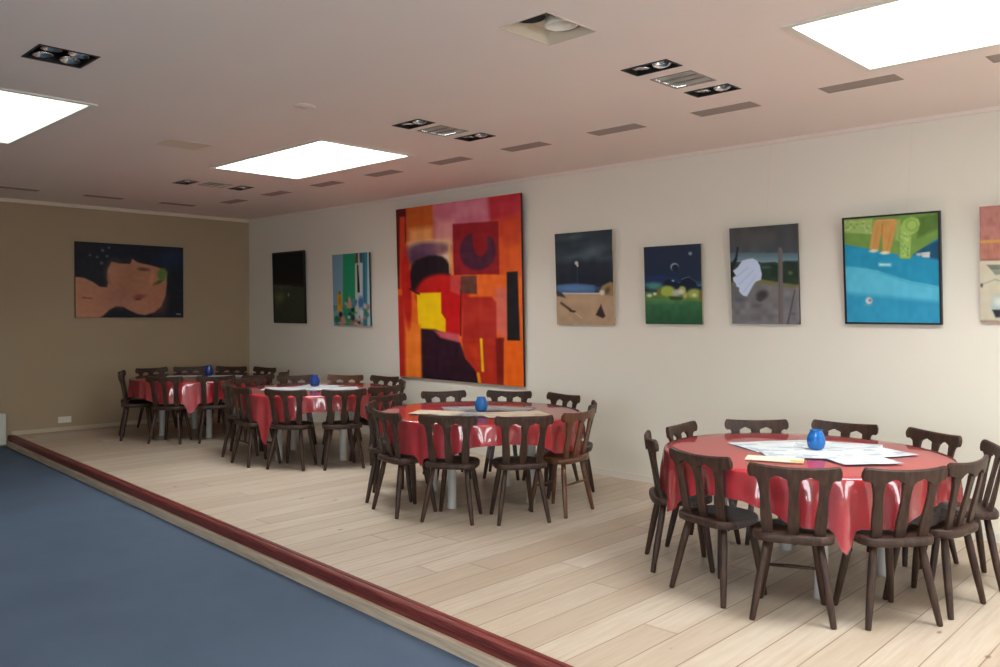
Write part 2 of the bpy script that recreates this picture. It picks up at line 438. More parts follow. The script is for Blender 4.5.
def make_vent(name, label, loc, rz, dark):
    t = thing(name, label, 'air vent', loc, rz, 'narrow ceiling vents')
    w, d, f = 0.225, 0.07, 0.012
    b = new()
    box(b,-w-f,w+f,-d-f,-d,-0.002,0.003); box(b,-w-f,w+f,d,d+f,-0.002,0.003); box(b,-w-f,-w,-d,d,-0.002,0.003); box(b,w,w+f,-d,d,-0.002,0.003)
    obj('frame', b, M_vslot, t)
    b = new()
    for k in range(6):
        yy = -d + 0.0117 + k*0.0233
        box(b,-w,w,yy-0.0105,yy+0.0105,0.0005,0.006)
    obj('louvre', b, M_vslot, t)
    b = new(); box(b,-w,w,-d,d,0.035,0.04); obj('backing', b, M_vent_d, t)
    return t
vl = ['narrow ceiling vent cut by the right edge of the photo','narrow ceiling vent just below the large right skylight',
      'narrow ceiling vent left of the large right skylight, by the nearest spotlights','narrow ceiling vent above the big abstract painting\'s right neighbour, mid ceiling',
      'narrow ceiling vent straight above the red abstract painting\'s right end','narrow ceiling vent beside the right tip of the middle skylight',
      'narrow ceiling vent below the right half of the middle skylight','narrow ceiling vent below the left half of the middle skylight',
      'narrow dark ceiling vent second from the far corner','narrow dark ceiling vent nearest the far corner']
v0 = make_vent('ceiling_vent', vl[0], (vents[0],5.40,CH), 0, False)
for x, l in zip(vents[1:], vl[1:]): dup(v0, (x,5.40,CH), 0, l)
for y, l in zip(slots, ['thin ceiling vent along the end wall at the far left edge','thin ceiling vent along the end wall, middle one of three','thin ceiling vent along the end wall, closest to the corner']):
    dup(v0, (-11.10,y,CH), R(90), l)

# square recess with a round downlight
t = thing('ceiling_recess', 'open square cream recess in ceiling holding a round white lamp, top centre', 'ceiling light', (rec[0],rec[1],CH))
b = new(); w, d, h = 0.16, 0.19, 0.075
box(b,-w-0.006,-w,-d,d,-0.003,h); box(b,w,w+0.006,-d,d,-0.003,h); box(b,-w-0.006,w+0.006,-d-0.006,-d,-0.003,h); box(b,-w-0.006,w+0.006,d,d+0.006,-0.003,h); box(b,-w,w,-d,d,h,h+0.005)
obj('housing', b, M_cream, t)
b = new(); lathe(b, [(0.088,0.0),(0.090,-0.008),(0.072,-0.011),(0.068,-0.003),(0.001,-0.002)], 36); lathe(b, [(0.088,0.0),(0.08,0.03),(0.001,0.03)], 36)
o = obj('lamp', b, M_white, t, True); o.location = (0.045, 0.05, 0.03); o.rotation_euler = (R(3), R(-3), 0)
b = new(); lathe(b, [(0.001,0.0),(0.085,0.0),(0.085,0.006),(0.001,0.006)], 32)
o = obj('speaker_hole', b, M_dark, t, False); o.location = (-0.06, -0.08, 0.055); o.rotation_euler = (0, 0, 0)

b = new(); box(b,-0.16,0.16,-0.18,0.18,-0.004,-0.0005); bevel_all(b, 0.001, 1)
o = obj('ceiling_panel', b, mat('yellowed_panel', rgb(222,208,188), 0.6)); o.location = (-7.117,3.277,CH)
tag(o, 'faint yellowish square panel on the ceiling left of the middle skylight', 'ceiling panel')
t = thing('smoke_detector', 'small round white detector ring on plain ceiling above middle skylight', 'smoke detector', (-5.177,3.262,CH))
b = new(); lathe(b, [(0.075,-0.0005),(0.075,-0.006),(0.066,-0.009),(0.05,-0.010),(0.001,-0.010)], 32); obj('body', b, mat('aged_white_plastic', rgb(222,212,203), 0.5), t, True)
b = new(); lathe(b, [(0.03,-0.009),(0.03,-0.012),(0.001,-0.013)], 20); obj('sensor', b, M_cream, t, True)

# ------------------------------------------------------------------ chairs (local: origin on the floor between the feet, +Y is the front)
def seat_bm():
    b = new(); pts = []
    n = 48
    for k in range(n):
        a = 2*math.pi*k/n; c, s = math.cos(a), math.sin(a)
        e = 0.54 if s < 0 else 0.78          # square at the back, rounder in front
        x = math.copysign(abs(c)**e, c); y = math.copysign(abs(s)**e, s)
        w = 0.200 - 0.020*(y)
        pts.append((x*w, 0.008 + y*0.195))
    rings = []
    for sc_, z in ((0.90,0.412),(0.985,0.418),(1.0,0.430),(0.995,0.450),(0.965,0.459),(0.80,0.456),(0.45,0.450)):
        rings.append([b.verts.new((x*sc_, 0.012+(y-0.012)*sc_, z)) for x, y in pts])
    for r0, r1 in zip(rings, rings[1:]):
        for k in range(n): b.faces.new((r0[k],r0[(k+1)%n],r1[(k+1)%n],r1[k]))
    b.faces.new(rings[0][::-1]); b.faces.new(rings[-1])
    return b
def back_y(x, z):
    t = (z-0.45)/0.38
    return -0.150 - 0.045*t - 0.042*(1-(x/0.23)**2)*max(0.0, t) + 0.020
ZT = 0.831
def crest_bm():
    b = new(); n = 56; hw = 0.232; cols = []
    for i in range(n+1):
        x = -hw + 2*hw*i/n
        u = abs(x)
        top = ZT - 0.014*(1-(x/hw)**2)
        # lower edge: tongues where the splats join, pointed arches between them, drooping rounded ears
        def bump(c, w): return math.exp(-((u-c)/w)**4)
        low = 0.757 - 0.022*bump(0.0,0.032) - 0.022*bump(0.155,0.034)
        low += 0.012*math.exp(-((u-0.078)/0.02)**2)
        e = max(0.0, (u-(hw-0.022))/0.022)
        if e > 0:
            r = math.sqrt(max(0.0, 1-e**3)); mid = (top+0.748)/2; low0 = 0.754
            low = mid-(mid-low0)*max(r,0.4); top = mid+(top-mid)*max(r,0.4)
        ym = back_y(x, 0.80); th = 0.0125
        # back face slightly tilted with the chair back
        k = -0.045/0.38
        cols.append([b.verts.new((x, ym-th+k*(low-0.80), low)), b.verts.new((x, ym-th*1.1+k*(top-0.01-0.80), top-0.008)), b.verts.new((x, ym-th*0.5+k*(top-0.8), top)),
                     b.verts.new((x, ym+th*0.5+k*(top-0.8), top)), b.verts.new((x, ym+th+k*(top-0.01-0.80), top-0.008)), b.verts.new((x, ym+th+k*(low-0.80), low))])
    for c0, c1 in zip(cols, cols[1:]):
        for k in range(6): b.faces.new((c0[k],c0[(k+1)%6],c1[(k+1)%6],c1[k]))
    b.faces.new(cols[0]); b.faces.new(cols[-1][::-1])
    bmesh.ops.recalc_face_normals(b, faces=list(b.faces))
    return b
def splat_bm(xb, xt):
    b = new(); n = 14; rows = []
    for i in range(n+1):
        t = i/n; z = 0.448 + t*(0.745-0.448)
        x = xb + (xt-xb)*t
        w = 0.0240 + 0.0055*math.sin(math.pi*min(1,t*1.6)) + 0.010*max(0,(t-0.72)/0.28)**2 + 0.004*(1-t)**6
        y = back_y(x, z)
        k = -0.5*0
        rows.append([b.verts.new((x-w, back_y(x-w,z)-0.009, z)), b.verts.new((x+w, back_y(x+w,z)-0.009, z)), b.verts.new((x+w, back_y(x+w,z)+0.009, z)), b.verts.new((x-w, back_y(x-w,z)+0.009, z))])
    for r0, r1 in zip(rows, rows[1:]):
        for k in range(4): b.faces.new((r0[k],r0[(k+1)%4],r1[(k+1)%4],r1[k]))
    b.faces.new(rows[0][::-1]); b.faces.new(rows[-1])
    bmesh.ops.recalc_face_normals(b, faces=list(b.faces))
    es = [e for e in b.edges if len(e.link_faces) == 2 and e.calc_face_angle(0) > 1.0]
    bmesh.ops.bevel(b, geom=es, offset=0.003, segments=1, affect='EDGES')
    return b
def leg_bm(sx, sy):
    b = new()
    top = Vector((sx*(0.130 if sy < 0 else 0.108), 0.008 + sy*0.120, 0.424)); foot = Vector((sx*(0.200 if sy < 0 else 0.168), sy*0.185, 0.0))
    pts = [foot.lerp(top, t) for t in (0,0.02,0.35,0.75,1.0)]
    tube(b, pts, [0.0135,0.0155,0.0200,0.0215,0.018], 10)
    for v_ in b.verts:
        if v_.co.z < 0: v_.co.z = 0
    return b
def make_chair(label, wood, stretchers, group):
    t = thing('dining_chair', label, 'chair', (0,0,0), 0, group)
    obj('seat', seat_bm(), wood, t, True)
    obj('crest_rail', crest_bm(), wood, t)
    for xb, xt in ((-0.128,-0.152),(0,0),(0.128,0.152)): obj('back_slat', splat_bm(xb, xt), wood, t)
    for sx in (-1,1):
        for sy in (-1,1): obj('leg', leg_bm(sx, sy), wood, t, True)
    if stretchers >= 1:
        b = new(); tube(b, [(-0.136,0.152,0.205),(0,0.152,0.207),(0.136,0.152,0.205)], [0.008,0.0105,0.008], 8); obj('stretcher', b, wood, t, True)
    if stretchers >= 2:
        b = new(); tube(b, [(-0.160,-0.148,0.245),(0,-0.148,0.247),(0.160,-0.148,0.245)], [0.008,0.0105,0.008], 8); obj('stretcher', b, wood, t, True)
    return t

GR, GM, GT, GF = 'chairs around the nearest table', 'chairs around the table by the big abstract', 'chairs around the third table', 'chairs around the far corner table'
N1 = 'nearest table'
CHAIRS = [
 # x, y, facing, label, group, kind (0 plain, 1 one stretcher, 2 two stretchers, w warm)
 (-2.030,4.288,116,'dark chair at nearest table, back to camera, with a rung under the seat',GR,'1'),
 (-1.668,4.590,143,'dark chair at nearest table seen from behind, under the longest cloth corner, front right',GR,'0'),
 (-1.550,5.000,173,'dark chair on the right of nearest table, turned side-on in front of the cropped one',GR,'0'),
 (-1.575,5.545,208,'dark chair cropped by the right edge of the photo, back right of nearest table',GR,'0'),
 (-1.953,5.831,240,'dark chair at nearest table, far side, rightmost of the three crests against the wall',GR,'0'),
 (-2.465,5.855,274,'dark chair behind the blue cup on nearest table, only its crest showing',GR,'0'),
 (-2.869,5.583,315,'dark chair at nearest table, far side, leftmost of the three crests against the wall',GR,'0'),
 (-3.065,5.115,8,'dark chair at nearest table\'s left end, small crest just behind the side-on chair',GR,'0'),
 (-2.945,4.612,40,'dark chair seen edge-on at the left end of nearest table',GR,'0'),
 (-2.478,4.310,77,'dark chair at nearest table, front left, seat turned to the right',GR,'0'),
 (-4.845,4.390,121,'dark chair seen from behind at second table, left of its two front middle chairs',GM,'0'),
 (-4.485,4.735,149,'dark chair seen from behind at second table, right of its two front middle chairs',GM,'0'),
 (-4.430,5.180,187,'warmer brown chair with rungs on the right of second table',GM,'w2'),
 (-4.720,5.660,215,'dark chair at second table\'s right end, standing upright behind the warmer brown chair',GM,'0'),
 (-5.290,6.022,262,'dark chair on the far side of second table, right-hand crest near its right end',GM,'0'),
 (-5.757,5.895,302,'dark chair crest under the abstract painting\'s right end, behind second table',GM,'0'),
 (-6.132,5.479,334,'dark chair crest under the abstract painting\'s left half, behind second table',GM,'0'),
 (-6.173,4.922,6,'brown chair at second table\'s left end, lit crest behind the front left chairs',GM,'0'),
 (-5.762,4.494,45,'dark chair seen edge-on at the left end of second table',GM,'0'),
 (-5.300,4.270,80,'dark chair at second table\'s front left, beside the hanging red cloth corner',GM,'0'),
 (-7.615,4.660,122,'dark chair at third table seen from behind, right of the low red cloth corner',GT,'0'),
 (-7.306,5.037,155,'dark chair at third table seen from behind, in front of the second table\'s left end',GT,'0'),
 (-7.334,5.472,186,'dark chair at third table\'s right end, mostly behind second table\'s chairs',GT,'0'),
 (-7.710,5.935,235,'dark chair at third table\'s back right, side-on below the abstract\'s left edge',GT,'0'),
 (-8.251,6.177,280,'dark chair crest behind third table, right-hand one near the abstract painting',GT,'0'),
 (-8.658,5.969,308,'reddish-brown chair crest behind third table, right of its blue cup',GT,'w0'),
 (-8.977,5.564,340,'dark chair crest behind third table, left of its blue cup',GT,'0'),
 (-8.989,5.048,14,'dark chair at third table\'s left end, pale lit crest beyond the cloth',GT,'0'),
 (-8.720,4.690,50,'dark chair edge-on at third table\'s left, behind the chair with rungs',GT,'0'),
 (-8.085,4.500,86,'dark chair with rungs at third table\'s front left, left of the low red cloth corner',GT,'2'),
 (-10.150,4.495,130,'dark chair at far corner table with back to camera, left front',GF,'0'),
 (-9.879,4.921,161,'dark chair at far corner table with back to camera, right front',GF,'0'),
 (-9.755,5.350,184,'dark chair at far corner table\'s right end, behind the third table',GF,'0'),
 (-10.020,5.795,225,'dark chair at far corner table, back right, end-on by the long wall',GF,'0'),
 (-10.748,5.960,280,'dark chair crest behind far corner table, just right of the room corner',GF,'0'),
 (-11.164,5.744,309,'dark chair crest behind far corner table, right of its blue cup',GF,'0'),
 (-11.453,5.368,340,'dark chair crest behind far corner table, left of its blue cup',GF,'0'),
 (-11.540,4.925,4,'dark chair crest against the end wall, leftmost behind far corner table',GF,'0'),
 (-11.210,4.500,62,'dark chair seen edge-on, the leftmost chair in the room',GF,'0'),
 (-10.755,4.325,66,'dark chair at far corner table, second from the left, side-on',GF,'0'),
]
protos = {}
for x, y, fw, lab, grp, kd in CHAIRS:
    rz = R(fw-90)
    if kd not in protos:
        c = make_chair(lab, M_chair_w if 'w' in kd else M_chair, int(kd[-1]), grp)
        c.location = (x,y,0); c.rotation_euler = (0,0,rz); protos[kd] = c
    else:
        c = dup(protos[kd], (x,y,0), rz, lab); c['group'] = grp

# ------------------------------------------------------------------ tables
ZTAB = 0.745
def cloth_bm(rt, hem, off, seed, zoff):
    """round top with a hanging skirt; hem(theta) is the length of the skirt"""
    b = new(); n = 192; rings = []
    rnd = random.Random(seed); ph = [rnd.uniform(0, 6.28) for _ in range(4)]
    for f in (0.12,0.3,0.5,0.7,0.85,0.95):
        rings.append([b.verts.new((rt*f*math.cos(2*math.pi*k/n), rt*f*math.sin(2*math.pi*k/n), zoff)) for k in range(n)])
    for j in range(14):
        row = []
        for k in range(n):
            a = 2*math.pi*k/n; hl = hem(a)
            if j < 4:
                t = (j/3)*math.pi/2; rr = rt+off-0.012 + 0.012*math.sin(t); z = zoff - 0.012*(1-math.cos(t)); s = 0
            else:
                s = (j-3)/10*hl
                z = zoff - 0.012 - s
                rip = 0.6*math.sin(22*a+ph[0]) + 0.5*math.sin(37*a+ph[1]) + 0.5*math.sin(13*a+ph[2])
                rr = rt + off + 0.03*s + rip*0.016*min(1, s/0.12) + 0.06*s*(hl-0.15)*math.sin(30*a+ph[3])
            row.append(b.verts.new((rr*math.cos(a), rr*math.sin(a), z)))
        rings.append(row)
    for r0, r1 in zip(rings, rings[1:]):
        for k in range(n): b.faces.new((r0[k],r1[k],r1[(k+1)%n],r0[(k+1)%n]))
    b.faces.new(rings[0])
    return b
def hem_fn(d0, d1, c, pw_=5):
    return lambda a: d0 + (d1-d0)*abs(math.cos(2*(a-c)))**pw_ * 1.0 if True else 0
def table(cx, cy, rt, legrot, tags, hem_c0, hem_p0, seed, legd=0.345):
    seats = [math.atan2(c[1]-cy, c[0]-cx) for c in CHAIRS if math.hypot(c[0]-cx, c[1]-cy) < 1.25]
    def clear(f):
        # the skirt stays above the chair seats and may hang lower only in the gaps between chairs
        def g(a):
            d = min(abs((a-s+math.pi) % (2*math.pi) - math.pi) for s in seats)
            k = min(1.0, max(0.0, (d-R(13))/R(4))); k = k*k*(3-2*k)
            h = f(a); return min(h, 0.255)*(1-k) + h*k
        return g
    hem_c, hem_p = clear(hem_c0), clear(hem_p0)
    t = thing('round_table', tags[0], 'table', (cx,cy,0), 0, 'round tables')
    b = new(); lathe(b, [(0.001,ZTAB-0.03),(rt-0.01,ZTAB-0.03),(rt,ZTAB-0.022),(rt,ZTAB-0.006),(rt-0.006,ZTAB-0.001),(0.001,ZTAB-0.001)], 72); obj('tabletop', b, M_ttop, t)
    b = new()
    a4 = [(legd*math.sqrt(2)*math.cos(R(legrot+45+90*i)), legd*math.sqrt(2)*math.sin(R(legrot+45+90*i))) for i in range(4)]
    for (x0,y0),(x1,y1) in zip(a4, a4[1:]+a4[:1]):
        d = Vector((x1-x0,y1-y0,0)); l = d.length; d.normalize(); nn = Vector((-d.y,d.x,0))*0.01
        p0 = Vector((x0,y0,0)); p1 = Vector((x1,y1,0))
        prism(b, [(p0-nn)[:2],(p1-nn)[:2],(p1+nn)[:2],(p0+nn)[:2]], ZTAB-0.11, ZTAB-0.03)
    obj('apron', b, M_ttop, t)
    for x, y in a4:
        b = new(); tube(b, [(x,y,0),(x,y,0.015),(x,y,0.03),(x,y,0.35),(x,y,ZTAB-0.03)], [0.038,0.040,0.038,0.036,0.036], 20); obj('leg', b, M_tleg, t, True)
    o = obj('tablecloth', cloth_bm(rt, hem_c, 0.004, seed, 0.0), M_cloth, None, True); o.location = (cx,cy,ZTAB+0.002)
    tag(o, tags[1], 'tablecloth', 'red tablecloths')
    hem_f = lambda a: max(hem_c(a)+0.010, hem_p(a))      # the clear film always reaches a little lower than the cloth
    o = obj('plastic_cover', cloth_bm(rt, hem_f, 0.0095, seed, 0.0), M_film, None, True); o.location = (cx,cy,ZTAB+0.006)
    tag(o, tags[2], 'table cover', 'clear plastic table covers')
ZS = ZTAB + 0.008
table(-2.315,5.015,0.84,-8,('round table on white legs, nearest one at the right of the photo','red cloth on the nearest table at right, longest corner at its front right','clear shiny plastic film over red cloth of the nearest table'),
      hem_fn(0.15,0.38,R(-49),3), hem_fn(0.22,0.36,R(5),3), 3)
table(-5.25,5.07,0.87,-28,('round table on white legs below the big red abstract painting','red cloth on second table, corner hanging at its front left','clear shiny plastic film over red cloth below the abstract painting'),
      hem_fn(0.15,0.335,R(-76),4), hem_fn(0.16,0.30,R(-25),3), 5)
table(-8.10,5.26,0.87,46,('round table on white legs, third from the right, below the two narrow paintings','red cloth on third table with a deep corner hanging at front left','clear shiny plastic film over red cloth of third table'),
      hem_fn(0.15,0.50,R(-70),5), hem_fn(0.17,0.26,R(-30),3), 8)
table(-10.64,5.12,0.87,30,('round table on white legs in the far corner by the end wall','red cloth on the far corner table, folds hanging between its front chairs','clear shiny plastic film over red cloth of the far corner table'),
      hem_fn(0.20,0.40,R(-42),4), hem_fn(0.22,0.50,R(-42),10), 11)

# papers, cups
def sheet(name, x, y, w, d, ang, m, label, cat, group, z):
    b = new(); nx, ny = 12, 8
    g = [[b.verts.new((-w/2+w*i/nx, -d/2+d*j/ny, 0.0012*math.sin(i*0.9+x*9)*math.sin(j*1.1+y*7)+0.0012)) for j in range(ny+1)] for i in range(nx+1)]
    for i in range(nx):
        for j in range(ny): b.faces.new((g[i][j],g[i+1][j],g[i+1][j+1],g[i][j+1]))
    r = bmesh.ops.extrude_face_region(b, geom=list(b.faces))
    for e in r['geom']:
        if isinstance(e, bmesh.types.BMVert): e.co.z -= 0.001
    bmesh.ops.recalc_face_normals(b, faces=list(b.faces))
    o = obj(name, b, m); o.location = (x,y,z); o.rotation_euler = (0,0,R(ang))
    return tag(o, label, cat, group)
G1 = 'papers on the nearest table'
sheet('newspaper',-2.52,5.10,0.52,0.38,58,M_paper,'white newspaper sheet left of the blue cup on nearest table','newspaper',G1,ZS+0.0005)
sheet('newspaper',-2.24,5.36,0.52,0.36,20,M_paper,'white newspaper sheet behind the blue cup on nearest table','newspaper',G1,ZS+0.0017)
sheet('newspaper',-2.02,5.22,0.50,0.36,66,M_paper,'white newspaper sheet right of the blue cup, pointing to the table\'s right edge','newspaper',G1,ZS+0.0029)
sheet('newspaper',-2.25,4.93,0.54,0.36,38,M_paper,'white newspaper sheet in front of the blue cup on nearest table','newspaper',G1,ZS+0.0041)
sheet('newspaper',-1.92,4.92,0.36,0.26,52,M_paper,'white newspaper sheet nearest the front right chair on the nearest table','newspaper',G1,ZS+0.0053)
t = thing('booklet', 'cream booklet with an orange corner lying at the front of nearest table', 'booklet', (-2.29,4.59,ZS+0.0005), R(22))
b = new(); box(b,-0.16,0.16,-0.075,0.075,0,0.008); bevel_all(b,0.002,1); obj('pages', b, M_paper_y, t)
b = new(); box(b,0.09,0.158,-0.073,-0.02,0.0083,0.0093); obj('cover_print', b, M_orange, t)
G2 = 'papers on the second table'
sheet('newspaper',-5.42,5.12,0.50,0.36,56,M_paper_g,'grey printed newspaper left of the blue cup on second table','newspaper',G2,ZS+0.0005)
sheet('newspaper',-5.22,5.34,0.48,0.34,26,M_paper_g,'grey printed newspaper behind the blue cup on second table','newspaper',G2,ZS+0.0017)
sheet('newspaper',-5.16,4.80,0.48,0.32,40,M_paper_g,'grey newspaper in front of the blue cup on second table','newspaper',G2,ZS+0.0029)
sheet('placemat',-4.86,5.08,0.56,0.36,62,M_paper_b,'beige paper sheet right of the blue cup on second table','paper',G2,ZS+0.0041)
sheet('placemat',-5.38,4.68,0.42,0.28,28,M_paper_b,'beige paper sheet at the front left of second table','paper',G2,ZS+0.0053)
G3 = 'papers on the third table'
sheet('newspaper',-8.26,4.98,0.54,0.38,48,M_paper,'white newspaper left of the blue cup on third table','newspaper',G3,ZS+0.0005)
sheet('newspaper',-7.92,5.36,0.54,0.38,58,M_paper,'white newspaper right of the blue cup on third table','newspaper',G3,ZS+0.0017)
sheet('newspaper',-8.28,5.42,0.46,0.34,30,M_paper,'white newspaper behind the blue cup on third table','newspaper',G3,ZS+0.0029)
G4 = 'papers on the far corner table'
sheet('newspaper',-10.80,4.96,0.44,0.32,62,M_paper,'white paper left of the blue cup on far corner table','newspaper',G4,ZS+0.0005)
sheet('newspaper',-10.45,5.36,0.44,0.32,58,M_paper,'white paper right of the blue cup on far corner table','newspaper',G4,ZS+0.0017)
def cup(x, y, z, m, label, s=1.0):
    t = thing('candle_cup', label, 'candle holder', (x,y,z), 0, 'blue glass candle cups')
    b = new()
    prof = [(0.001,0.0),(0.034,0.0),(0.047,0.012),(0.056,0.040),(0.055,0.066),(0.046,0.094),(0.037,0.110),(0.037,0.118),(0.040,0.122),(0.036,0.122),(0.033,0.116),(0.033,0.110),(0.042,0.092),(0.050,0.066),(0.050,0.040),(0.042,0.016),(0.001,0.008)]
    lathe(b, [(r*s, zz*s) for r, zz in prof], 36); obj('glass', b, m, t, True)
    b = new(); lathe(b, [(0.001,0.010*s),(0.018*s,0.010*s),(0.018*s,0.026*s),(0.001,0.026*s)], 20); obj('tealight', b, M_white, t, True)
    return t
cup(-2.271,5.10,ZS+0.0075,M_cup,'bright blue glass candle cup on the nearest table')
cup(-5.184,5.01,ZS+0.0075,M_cup,'blue glass candle cup on the table below the abstract painting')
cup(-8.306,5.36,ZS+0.0055,M_cup_d,'dark blue glass candle cup on third table',1.05)
cup(-10.65,5.23,ZS+0.0045,M_cup_d,'dark blue glass candle cup on the far corner table',1.1)

# ------------------------------------------------------------------ paintings
class Painter:
    """paints a canvas of nx x ny points; shapes are given in the coordinates of a sketch whose corners are quad (TL,TR,BR,BL)"""
    def __init__(s, quad, nx, ny, bg, seed=1):
        u = np.linspace(0,1,nx); v_ = np.linspace(0,1,ny)
        U, V = np.meshgrid(u, v_)
        tl, tr_, br, bl = [np.array(p, float) for p in quad]
        # projective map unit square -> quad
        sx = tl[0]-tr_[0]+br[0]-bl[0]; sy = tl[1]-tr_[1]+br[1]-bl[1]
        dx1, dx2 = tr_[0]-br[0], bl[0]-br[0]; dy1, dy2 = tr_[1]-br[1], bl[1]-br[1]
        den = dx1*dy2-dx2*dy1
        g = (sx*dy2-dx2*sy)/den; h = (dx1*sy-sx*dy1)/den
        a = tr_[0]-tl[0]+g*tr_[0]; b_ = bl[0]-tl[0]+h*bl[0]; d = tr_[1]-tl[1]+g*tr_[1]; e = bl[1]-tl[1]+h*bl[1]
        W = g*U+h*V+1
        s.X = (a*U+b_*V+tl[0])/W; s.Y = (d*U+e*V+tl[1])/W
        s.U, s.V = U, V; s.nx, s.ny = nx, ny
        s.C = np.zeros((ny,nx,3)); s.C[:] = bg
        s.rng = np.random.default_rng(seed)
    def _blend(s, m, col):
        col = np.asarray(col, float)
        s.C = s.C*(1-m[...,None]) + col*m[...,None]
    def poly(s, pts, col, soft=2.0, op=1.0):
        X, Y = s.X, s.Y; ins = np.zeros(X.shape, bool); dist = np.full(X.shape, 1e9)
        n = len(pts)
        for i in range(n):
            x0, y0 = pts[i]; x1, y1 = pts[(i+1)%n]
            if y0 != y1:
                c = ((y0 > Y) != (y1 > Y)) & (X < (x1-x0)*(Y-y0)/(y1-y0)+x0); ins ^= c
            dx, dy = x1-x0, y1-y0; t = np.clip(((X-x0)*dx+(Y-y0)*dy)/(dx*dx+dy*dy+1e-9), 0, 1)
            dist = np.minimum(dist, np.hypot(X-x0-t*dx, Y-y0-t*dy))
        sd = np.where(ins, dist, -dist)
        s._blend(np.clip(0.5+sd/(2*soft), 0, 1)*op, col)
    def rect(s, x0, y0, x1, y1, col, soft=2.0, op=1.0): s.poly([(x0,y0),(x1,y0),(x1,y1),(x0,y1)], col, soft, op)
    def ell(s, cx, cy, rx, ry, col, rot=0, soft=0.15, op=1.0):
        c, sn = math.cos(R(rot)), math.sin(R(rot)); dx, dy = s.X-cx, s.Y-cy
        r = np.hypot((dx*c+dy*sn)/rx, (-dx*sn+dy*c)/ry)
        s._blend(np.clip(0.5+(1-r)/(2*soft), 0, 1)*op, col)
    def line(s, x0, y0, x1, y1, w, col, soft=1.5, op=1.0):
        dx, dy = x1-x0, y1-y0; t = np.clip(((s.X-x0)*dx+(s.Y-y0)*dy)/(dx*dx+dy*dy), 0, 1)
        d = np.hypot(s.X-x0-t*dx, s.Y-y0-t*dy); s._blend(np.clip(0.5+(w/2-d)/(2*soft), 0, 1)*op, col)
    def grad(s, y0, y1, c0, c1):
        t = np.clip((s.Y-y0)/(y1-y0), 0, 1)[...,None]; m = ((s.Y >= y0) & (s.Y <= y1))[...,None]
        s.C = np.where(m, np.array(c0, float)*(1-t)+np.array(c1, float)*t, s.C)
    def vnoise(s, fx, fy):
        g = s.rng.random((fy+2, fx+2)); x = s.U*fx; y = s.V*fy
        i, j = x.astype(int), y.astype(int); tx, ty = x-i, y-j; tx = tx*tx*(3-2*tx); ty = ty*ty*(3-2*ty)
        return (g[j,i]*(1-tx)+g[j,i+1]*tx)*(1-ty) + (g[j+1,i]*(1-tx)+g[j+1,i+1]*tx)*ty
    def mottle(s, amp, fx, fy, y0=-1e9, y1=1e9, x0=-1e9, x1=1e9):
        n = (s.vnoise(fx, fy)-0.5)*2*amp; m = (s.Y >= y0)&(s.Y <= y1)&(s.X >= x0)&(s.X <= x1)
        s.C = np.clip(s.C + (n*m)[...,None], 0, 255)
    def colours(s):
        c = np.clip(s.C, 0, 255)/255.0
        return np.where(c <= 0.04045, c/12.92, ((c+0.055)/1.055)**2.4)

def canvas(name, pt, w, h, th, side, parent=None):
    """stretched canvas: painted front grid facing -Y, origin at the middle of the lower back edge"""
    nx, ny = pt.nx, pt.ny; C = pt.colours()
    xs_ = np.linspace(-w/2, w/2, nx); zs_ = np.linspace(h, 0, ny)
    XX, ZZ = np.meshgrid(xs_, zs_)
    front = np.stack([XX, np.full_like(XX, -th), ZZ], -1).reshape(-1,3)
    cs = [(-w/2,-th,h),(w/2,-th,h),(w/2,-th,0),(-w/2,-th,0),(-w/2,0,h),(w/2,0,h),(w/2,0,0),(-w/2,0,0)]
    verts = front.tolist() + cs; nb = nx*ny
    faces = []
    for j in range(ny-1):
        for i in range(nx-1):
            a = j*nx+i; faces.append((a, a+nx, a+nx+1, a+1))
    for f in ((0,1,5,4),(1,2,6,5),(2,3,7,6),(3,0,4,7),(4,5,6,7)): faces.append(tuple(nb+i for i in f))
    me = bpy.data.meshes.new(name); me.from_pydata(verts, [], faces)
    ca = me.color_attributes.new('paint', 'FLOAT_COLOR', 'POINT')
    sc_ = np.array([lin(k) for k in side])
    cols = np.ones((nb+8, 4)); cols[:nb,:3] = C.reshape(-1,3); cols[nb:,:3] = sc_
    ca.data.foreach_set('color', cols.astype(np.float32).ravel())
    me.materials.append(M_paint); me.update()
    o = bpy.data.objects.new(name, me); COL.objects.link(o)
    if parent: o.parent = parent
    return o
def frame_bm(w, h, th, fw_, lip=0.006):
    b = new(); y0, y1 = -th-lip, 0.0
    box(b,-w/2-fw_,-w/2,y0,y1,-fw_,h+fw_); box(b,w/2,w/2+fw_,y0,y1,-fw_,h+fw_); box(b,-w/2,w/2,y0,y1,-fw_,0); box(b,-w/2,w/2,y0,y1,h,h+fw_)
    return b
def hang(o, xc, zb, yb, h, lean, rotz=0):
    """rest the lower edge at the wall and let the top lean forward"""
    o.location = (xc, yb, zb); o.rotation_euler = (math.asin(lean/h), 0, rotz)
YB = YW-0.006
def painting(pt, x0, x1, zb, zt, th, side, lean, label, frame=None, wires=()):
    w, h = x1-x0, zt-zb
    if frame is None and not wires:
        o = canvas('painting', pt, w, h, th, side); tag(o, label, 'painting')
    else:
        o = thing('painting', label, 'painting'); canvas('canvas', pt, w-2*(frame or 0), h-2*(frame or 0), th, side, o)
        if frame:
            o.children[0].location = (0,0,frame)
            f = obj('frame', frame_bm(w-2*frame, h-2*frame, th, frame), M_frame, o); f.location = (0,0,frame)
        for wx in wires:
            b = new(); d = math.asin(lean/h)
            zt_l = h; top = CH-0.03-zb
            # from the canvas back up to the cornice, undoing the lean
            loc_top = Matrix.Rotation(-d, 3, 'X') @ Vector((wx, -0.012, top))
            tube(b, [(wx, 0.003, h-0.05), (wx, -0.004, h+0.01), tuple(loc_top)], 0.0008, 6); obj('hanging_wire', b, M_wire, o)
    hang(o, (x0+x1)/2, zb, YB, h, lean)
    return o

